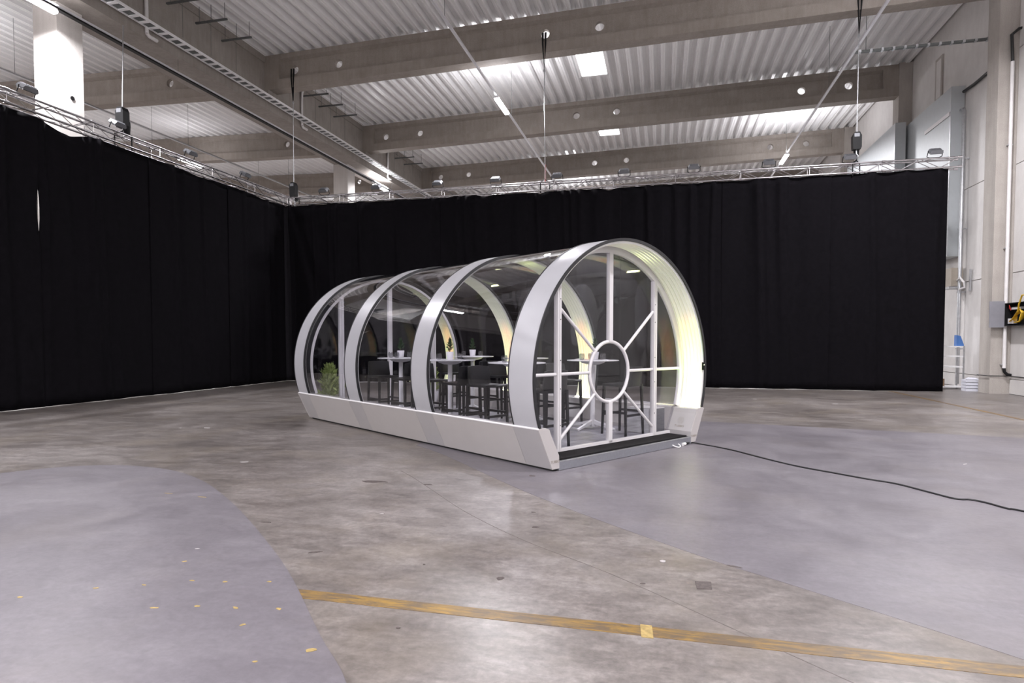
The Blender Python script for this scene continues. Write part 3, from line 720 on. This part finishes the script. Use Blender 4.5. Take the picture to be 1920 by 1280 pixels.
# uplights in the arch feet on the far side and the near side
def uplight(b, a, power, s):
    MB().box(b-.035, b+.035, a-.15, a+.15, .508, .520).build('uplight', M['led'], tube)
    def light(typ, name, e, c, loc, rot, **kw):
        ld = bpy.data.lights.new(name, typ); ld.energy = e; ld.color = c
        for k, v in kw.items(): setattr(ld, k, v)
        link(name, ld, tube, loc, rot)
    light('AREA', 'uplight_white', power, (1,.90,.50), (b, a, .53), (R(180), s*R(11), 0), shape='RECTANGLE', size=.05, size_y=.20, spread=R(48))
    light('AREA', 'uplight_wash', power*5.5, (.86,1,.36), (b, a, .53), (R(180), s*R(-18), 0), shape='RECTANGLE', size=.05, size_y=.24, spread=R(110))
    for da, c_, e in ((-.17, (.16,1,.12), 1.6), (.17, (.20,1,.10), 1.6), (-.045, (1,.28,.03), 3.2), (.055, (1,.30,.03), 3.0)):
        light('SPOT', 'uplight_colour', power*e*34, c_, (b-s*.03, a+da, .53), (R(180), s*R(6.5), 0), spot_size=R(22), spot_blend=1., shadow_soft_size=.01)
for i, (y0, y1) in enumerate(RINGS):
    uplight(1.60, (y0+y1)/2 - (.05 if i == 0 else 0), 1.1 if i == 0 else .9, 1)
# perforated heater by the door
g = thing('heater_box', 'perforated sheet metal heater cabinet standing inside the tube by the door', 'heater', TW(.44, .985, FZ), AN)
MB().box(0, .38, 0, .40, 0, .37).build('body', M['white_pc'], g)
MB().box(-.006, 0, .01, .39, .01, .36).build('side_grille', M['heater_white'], g)
MB().box(.01, .37, -.006, 0, .01, .36).build('front_grille', M['heater_shaded'], g)

# ------------------------------------------------------------------ tables, stools, table ware
def table():
    g = thing('bar_table', '', 'table')
    H = 1.19 - FZ
    MB().lathe([(0,H-.012),(.392,H-.012),(.40,H-.008),(.40,H-.002),(.396,H),(0,H)], 48).build('table_top', M['table_white'], g, 40)
    MB().lathe([(.035,H-.075),(.10,H-.068),(.17,H-.045),(.20,H-.02),(.20,H-.012),(0,H-.012)], 32).build('support_plate', M['table_white'], g, 40)
    MB().lathe([(.036,.05),(.036,H-.06)], 16).build('column', M['table_white'], g, 40)
    MB().lathe([(.0,.02),(.05,.03),(.055,.10),(.04,.14),(0,.14)], 16).build('hub', M['table_white'], g, 40)
    for k in range(4):
        q = k*math.pi/2 + .12
        MB().rbar((.03*math.cos(q),.03*math.sin(q),.10), (.40*math.cos(q),.40*math.sin(q),.018), .045, .06, w2=.035, h2=.022).build('foot', M['table_white'], g)
    return g
def stool():
    g = thing('bar_stool', '', 'bar stool')
    sh = .735; W = .205
    prof = [(-.20,sh-.035),(.205,sh-.035),(.215,sh-.015),(.20,sh+.004),(.05,sh-.004),(-.12,sh-.002),(-.20,sh)]
    vs = [(x, y, z) for x in (-W-.008, W+.008) for y, z in prof]; n = len(prof)
    MB().add(vs, [tuple(range(n)), tuple(range(2*n-1, n-1, -1))] + [(i, i+n, (i+1) % n+n, (i+1) % n) for i in range(n)]).build('seat', M['black_plastic'], g)
    nb = 10; vs = []
    for lay in (0, .022):
        for j in range(4):
            for i in range(nb+1):
                u = -1 + 2*i/nb; z = sh - .03 + .285*j/3
                y = -.215 - .035*j/3 + .045*abs(u)**3 + lay - .0
                vs.append((u*(W+.010 - .004*j), y, z - (.012*abs(u)**6 if j == 3 else 0)))
    m = nb+1; L4 = 4*m; fs = []
    for lay in (0, 1):
        for j in range(3): fs += [(lay*L4+j*m+i, lay*L4+j*m+i+1, lay*L4+(j+1)*m+i+1, lay*L4+(j+1)*m+i) for i in range(nb)]
    for i in range(nb):
        fs += [(i, i+1, L4+i+1, L4+i), (3*m+i, 3*m+i+1, L4+3*m+i+1, L4+3*m+i)]
    for j in range(3):
        for i in (0, nb): fs.append((j*m+i, (j+1)*m+i, L4+(j+1)*m+i, L4+j*m+i))
    MB().add(vs, fs).build('backrest', M['black_plastic'], g, 50)
    for sx in (-1, 1):
        for sy in (-1, 1):
            MB().rbar((sx*(W-.008), sy*.185, sh-.01), (sx*(W+.008), sy*.21, 0), .038, .034, (0,1,0), .026, .026).build('leg', M['black_plastic'], g)
    for sy in (-1, 1): MB().rbar((-W, sy*.20, .29), (W, sy*.20, .29), .026, .032).build('stretcher', M['black_plastic'], g)
    for sx in (-1, 1): MB().rbar((sx*W, -.20, .33), (sx*W, .20, .33), .026, .032).build('stretcher', M['black_plastic'], g)
    return g
def foliage_mesh(name, mat, h, r, n, leaf, seed, taper=1.0):
    rnd = random.Random(seed); mb = MB(); nb = max(14, n//26)
    for k in range(nb):
        v = (k+.5)/nb; z = h*v*.93; q = k*2.4 + rnd.uniform(-.4, .4); bl = r*((1-v)**taper*.95+.10)*rnd.uniform(.65, 1.2)
        up = rnd.uniform(.35, .9) + v*.8
        bd = Vector((math.cos(q), math.sin(q), up)).normalized()
        for j in range(max(6, n//nb)):
            u = rnd.random()**.7; p = Vector((0, 0, z)) + bd*bl*u*1.15 + Vector((rnd.uniform(-1,1), rnd.uniform(-1,1), rnd.uniform(-1,1)))*leaf*.28
            d = (bd*rnd.uniform(.5,1.4) + Vector((rnd.uniform(-.8,.8), rnd.uniform(-.8,.8), rnd.uniform(-.1,.9)))).normalized()
            s_ = d.cross(Vector((rnd.uniform(-1,1), rnd.uniform(-1,1), rnd.uniform(-1,1)))).normalized()
            L = leaf*rnd.uniform(.55, 1.25)
            mb.add([p - s_*L*.06, p + d*L*.45 - s_*L*.13, p + d*L, p + d*L*.45 + s_*L*.13, p + s_*L*.06], [(0,1,2,3,4)])
    return mb.mesh(name, mat, fix=False)
def potted(name, label, mat, ph, pr, h, r, n, leaf, seed, loc, group, taper=1., square=False):
    g = thing(name, label, 'plant', loc, random.uniform(0, 3), group)
    MB().lathe([(0,0),(pr*.74,0),(pr*.78,.006),(pr,ph-.004),(pr*.985,ph),(pr*.93,ph),(pr*.92,ph-.012),(0,ph-.012)], 28).build('pot', M['pot'], g, 40)
    MB().lathe([(0,ph-.02),(pr*.90,ph-.02),(pr*.7,ph-.006),(0,ph-.004)], 20).build('soil', M['soil'], g, 40)
    MB().path([(0,0,ph-.02),(.003,0,ph+h*.5),(0,.002,ph+h*.95)], [r*.08, r*.05, r*.015], 6).build('stem', M['bark'], g, 40)
    f = link('foliage', foliage_mesh('foliage', mat, h, r, n, leaf, seed, taper), g, (0,0,ph+.0)); f['kind'] = 'stuff'
    return g
def tumbler():
    g = thing('tumbler', '', 'glass')
    MB().lathe([(0,.003),(.026,.0),(.034,.012),(.043,.045),(.043,.07),(.036,.10),(.0345,.10),(.041,.07),(.041,.047),(.032,.016),(0,.012)], 24).build('bowl', M['tumbler'], g, 60)
    return g
rowB = {-1: -.74, 1: .85}
tabs = [(1.40, -1), (2.95, -1), (4.39, -1), (1.40, 1), (2.93, 1), (4.40, 1)]
where = {(0,-1): 'by the door, long window side', (1,-1): 'mid tube, long window side', (2,-1): 'rear, long window side',
         (0,1): 'by the door, heater side', (1,1): 'mid tube, heater side', (2,1): 'rear, heater side'}
tb0 = None; st0 = stool(); gl0 = tumbler(); su = [0]; gu = [0]
TZ = 1.19
for idx, (a, s) in enumerate(tabs):
    b = rowB[s]; wh = where[(idx % 3, s)]
    if tb0 is None: tb0 = table(); o = tb0
    else: o = dup(tb0)
    o.location = TW(a, b, FZ); o.rotation_euler = (0,0,AN); o['label'] = 'round white bar table on a column, ' + wh
    o['group'] = 'bar tables in the dining tube'
    potted('potted_conifer', 'little conifer in white pot on table, ' + wh, M['leaf_dark'], .125, .062,   .21, .06, 520, .03, 50+idx, TW(a, b + (.05 if idx == 3 else 0), TZ), 'potted conifers on the bar tables', .9)
    for k, (da, db) in enumerate(((.11, -.13), (-.12, .10), (.13, .10) if idx % 2 else (-.10, -.14))):
        gl = gl0 if not gu[0] else dup(gl0)
        gu[0] += 1
        gl.location = TW(a+da, b+db, TZ); gl.rotation_euler = (0,0,0)
        gl['label'] = 'clear drinking glass beside potted conifer, ' + wh; gl['group'] = 'glasses: ' + wh
    for da in (-.27, .27):
        nk = MB().box(-.05, .05, -.09, .09, 0, .006).add([(-.05,-.09,.006),(.05,-.09,.006),(.05,.0,.014),(-.05,.0,.014),(.05,.09,.007),(-.05,.09,.007)], [(0,1,2,3),(3,2,4,5)]).build('folded_napkin', M['napkin'])
        nk.location = TW(a+da, b+.02, TZ); nk.rotation_euler = (0,0,AN+R(90)+random.uniform(-.15,.15))
        tag(nk, 'folded white napkin on bar table, ' + wh, 'napkin', 'napkins: ' + wh)
    offs = {(0,-1): (-.66,.57), (0,1): (-.66,.57), (1,-1): (-.43,.48), (1,1): (-.42,.51), (2,-1): (-.41,.47), (2,1): (-.41,.5)}[(idx % 3, s)]
    for da in offs:
        st = st0 if not su[0] else dup(st0)
        su[0] += 1
        bb = b - .12 + (.02 if da < 0 else .06)
        st.location = TW(a+da, bb, FZ); st.rotation_euler = (0, 0, AN + (0 if da < 0 else math.pi) + random.uniform(-.06, .06))
        st['label'] = 'black bar stool on the ' + ('door' if da < 0 else 'rear') + ' side of the table ' + wh
        st['group'] = 'bar stools in the dining tube'
potted('floor_conifer', 'bushy green conifer in a pot on the rear porch, behind the long window', M['leaf'], .20, .13,   .66, .26, 1300, .11, 81, TW(6.24, -1.17, FZ), None, .75)
potted('floor_conifer', 'slim green conifer in a white pot on the rear porch, far wall side', M['leaf'], .26, .13, .60, .14, 800, .09, 82, TW(6.24, 1.19, FZ), None, .7)

# ------------------------------------------------------------------ cord, plugs
pts = [TW(.10, 1.40, .03)] + [Vector((*fp(x, y), .009)) for x, y in ((1318,834),(1370,844),(1440,862),(1500,876),(1560,887),(1620,898),(1680,908),(1735,922),(1790,936),(1820,938),(1850,944),(1890,955),(1920,960))] + [Vector((3.6,5.55,.009)),(4.8,4.2,.009),(6.5,3.0,.009),(9.2,2.4,.009)]
o = MB().path(smooth_poly([tuple(p) for p in pts], 5), .0085, 6).build('extension_cord', M['cable'], None, 50)
tag(o, 'black power cord running from the dining tube across the floor', 'cord')
g = thing('plug_connector', 'white cable plugs lying under the sill of the dining tube', 'plug', TW(.03, 1.24, 0), AN)
MB().bar((-.10,-.05,.022), (-.02,-.04,.022), .022, 10).build('plug', M['pipe'], g, 40)
MB().bar((-.01,-.04,.024), (.10,-.02,.024), .019, 10).build('socket', M['black'], g, 40)
o = MB().path([(.07*math.cos(k*math.pi/8), 0, .07*math.sin(k*math.pi/8)) for k in range(16)], .008, 6, True).build('tie_ring', M['pipe'], None, 50)
o.location = TW(-.01, .98, .077) ; o.rotation_euler = (R(-68), 0, AN); o.location.z = .036
tag(o, 'white plastic ring hanging under the sill of the dining tube', 'ring')

# ------------------------------------------------------------------ things by the panelled wall
g = thing('shelf_rack', 'small galvanised shelf rack standing beside the end of the back curtain', 'rack', (8.55, 21.75, 0))
for x in (-.44, .36):
    for y in (-.22, .22): MB().box(x-.02, x+.02, y-.02, y+.02, 0, 1.32).build('upright', M['galv'], g)
for z in (.05, .66, .98, 1.28): MB().box(-.45, .37, -.23, .23, z, z+.035).build('shelf', M['tray'], g)
o = MB().prism([(.06,0),(.27,0),(.25,.06),(.17,.30),(.06,.33)], -.06, .10).build('blue_panel', M['blue']); o.location = (8.66, 21.62, 1.316)
tag(o, 'blue plastic wedge lying on top of the shelf rack', 'wedge')
o = MB().box(0, .3, 0, .25, 0, .22).build('brown_box', M['brown_carton']); o.location = (8.14, 21.6, .085); tag(o, 'brown cardboard box on the lowest shelf of the rack', 'box')
for k in range(4):
    o = MB().box(0, .36, 0, .3, 0, .075).build('white_carton', M['carton']); o.location = (8.66 + random.uniform(-.015,.015), 20.72 + random.uniform(-.01,.02), k*.088)
    MB().box(.0, .36, -.002, 0, .070, .075).build('carton_lid', M['galv'], o)
    tag(o, 'flat white carton stacked on the floor by the pillar, ' + ('lowest', 'second up', 'third up', 'topmost')[k] + ' in the pile', 'carton')
o = MB().add([(0,0,0),(.34,.02,.0),(.30,.2,.015),(.04,.2,.02),(.06,.05,.06),(.25,.08,.05)], [(0,1,5,4),(1,2,5),(2,3,4,5),(3,0,4),(0,3,2,1)]).build('plastic_bag', M['carton']); o.location = (8.68, 20.75, .345)
tag(o, 'crumpled pale wrapping on the pile of white cartons', 'wrapping')
g = thing('wall_unit', 'beige box on a wall bracket above the shelf rack', 'box', (9.32, 22.9, 3.5))
MB().box(-.36, -.04, -.26, .30, -.28, .30).build('case', M['beige'], g)
MB().box(-.45, .02, -.32, .32, -.36, -.30).build('shelf_bracket', M['galv'], g)
MB().box(-.04, .0, -.75, -.68, -.48, .20).build('mast', M['galv'], g)
MB().path([(-.2,-.28,-.1),(-.2,-.5,-.05),(-.15,-.62,-.2),(-.12,-.6,-.36),(-.2,-.42,-.40)], .03, 8).build('conduit', M['pipe'], g, 40)
g = thing('sheet_metal_duct', 'grey sheet metal housing on the panelled wall, ending at the vertical pipe', 'duct', (8.95, 22.95, 0))
MB().box(0, .38, 0, 4.1, 4.2, 9.62).build('casing', M['duct'], g)
MB().box(-.03, .0, .05, 2.0, 8.72, 8.84).build('light_strip', M['white_pc'], g)
MB().box(-.01, .0, .0, .03, 4.2, 9.62).build('corner_trim', M['galv'], g)
g = thing('sheet_metal_duct', 'grey sheet metal housing on the panelled wall in front of a pillar', 'duct', (8.5, 26.5, 0))
MB().box(0, .36, 0, 6.3, 3.0, 9.70).build('casing', M['duct'], g)
MB().box(-.01, 0, 0, .03, 3.0, 9.70).build('corner_trim', M['galv'], g)
g = thing('wall_pipe', 'galvanised pipe rising up the panelled wall beside the back curtain', 'pipe', (9.18, 22.6, 0))
MB().path([(0,0,.1),(0,0,8.7),(0,.06,8.78),(0,.2,8.8)], .055, 10).build('pipe', M['galv'], g, 40)
for z in (1.2, 3.0, 5.0, 7.2): MB().box(-.07, .17, -.02, .02, z, z+.04).build('clamp', M['galv'], g)
g = thing('wall_conduit', 'white conduit pipe running up the pillar behind the open cabinet', 'pipe', (9.17, 19.82, 0))
MB().path([(.01,0,.72),(0,0,9.05)], .045, 10).build('pipe', M['pipe'], g, 40)
MB().path([(0,0,9.05),(-.02,-.02,9.3),(-.05,-.03,9.75),(.12,-.02,9.9),(.4,-.02,9.95)], .04, 8).build('cable_end', M['cable'], g, 40)
MB().path([(.01,0,.74),(.02,-.01,.62),(.08,-.02,.55),(.17,-.02,.53)], .04, 8).build('lower_bend', M['black'], g, 40)
for z in (.8, 4.0, 6.8): MB().box(-.06, .06, -.02, .07, z, z+.03).build('clamp', M['galv'], g)
o = MB().path([(8.84,20.52,.50),(8.85,19.88,.50),(9.34,19.86,.50),(9.34,12,.50)], .012, 6).build('wall_cable', M['cable'], None, 40); tag(o, 'thin cable running round the foot of the pillar', 'cable')
o = MB().path([(9.28,20.62,9.36),(9.29,21.3,9.40),(9.28,22.2,9.38),(9.28,22.92,9.42)], .045, 8).build('cable_bunch', M['cable'], None, 40); tag(o, 'thick dark cable bunch running high along the panelled wall', 'cable')
MB().box(9.31, 9.36, 24.2, 24.5, 9.6, 11.3)
g = thing('wall_slot', 'tall narrow recess frame high on the panelled wall', 'frame', (9.33, 24.9, 10.6))
MB().box(-.03, .03, -.28, .28, -.75, .75).build('frame', M['pillar'], g)
MB().box(-.035, -.03, -.18, .18, -.65, .65).build('blank', M['panel'], g)
g = thing('power_cabinet', 'open black power box with grey door and yellow cables on the wall by the pillar', 'cabinet', (9.12, 18.75, 1.88))
mb = MB().box(.20, .22, 0, 1, 0, .62).box(0, .2, 0, 1, 0, .02).box(0, .2, 0, 1, .60, .62).box(0, .2, 0, .02, 0, .62).box(0, .2, .98, 1, 0, .62)
mb.build('case', M['black'], g)
MB().box(-.36, .0, .985, 1.01, -.04, .68).build('door', M['cab'], g)
for k in range(6):
    x = .03 + .02*k
    MB().path([(x,.80-.03*k,.12),(x-.01,.62,.20+.02*k),(x,.34,.46-.02*k),(x,.22,.34),(x-.02,.30,.10+.02*k),(x,.55,.08)], .013, 6).build('yellow_cable', M['yellow_cable'], g, 50)
MB().path([(.03,.4,.36),(-.02,.25,.56),(-.03,.1,.78),(.0,-.15,.80),(.05,-.35,.72)], .02, 6).build('yellow_cable', M['yellow_cable'], g, 50)
MB().box(.06, .16, .36, .78, .44, .50).build('socket_row', M['pipe'], g)
MB().box(.05, .17, .70, .92, .06, .20).build('socket_block', M['pipe'], g)
MB().path([(.05,.86,.46),(.02,.80,.56),(.04,.76,.42)], .009, 6).build('red_wire', M['red'], g, 40)
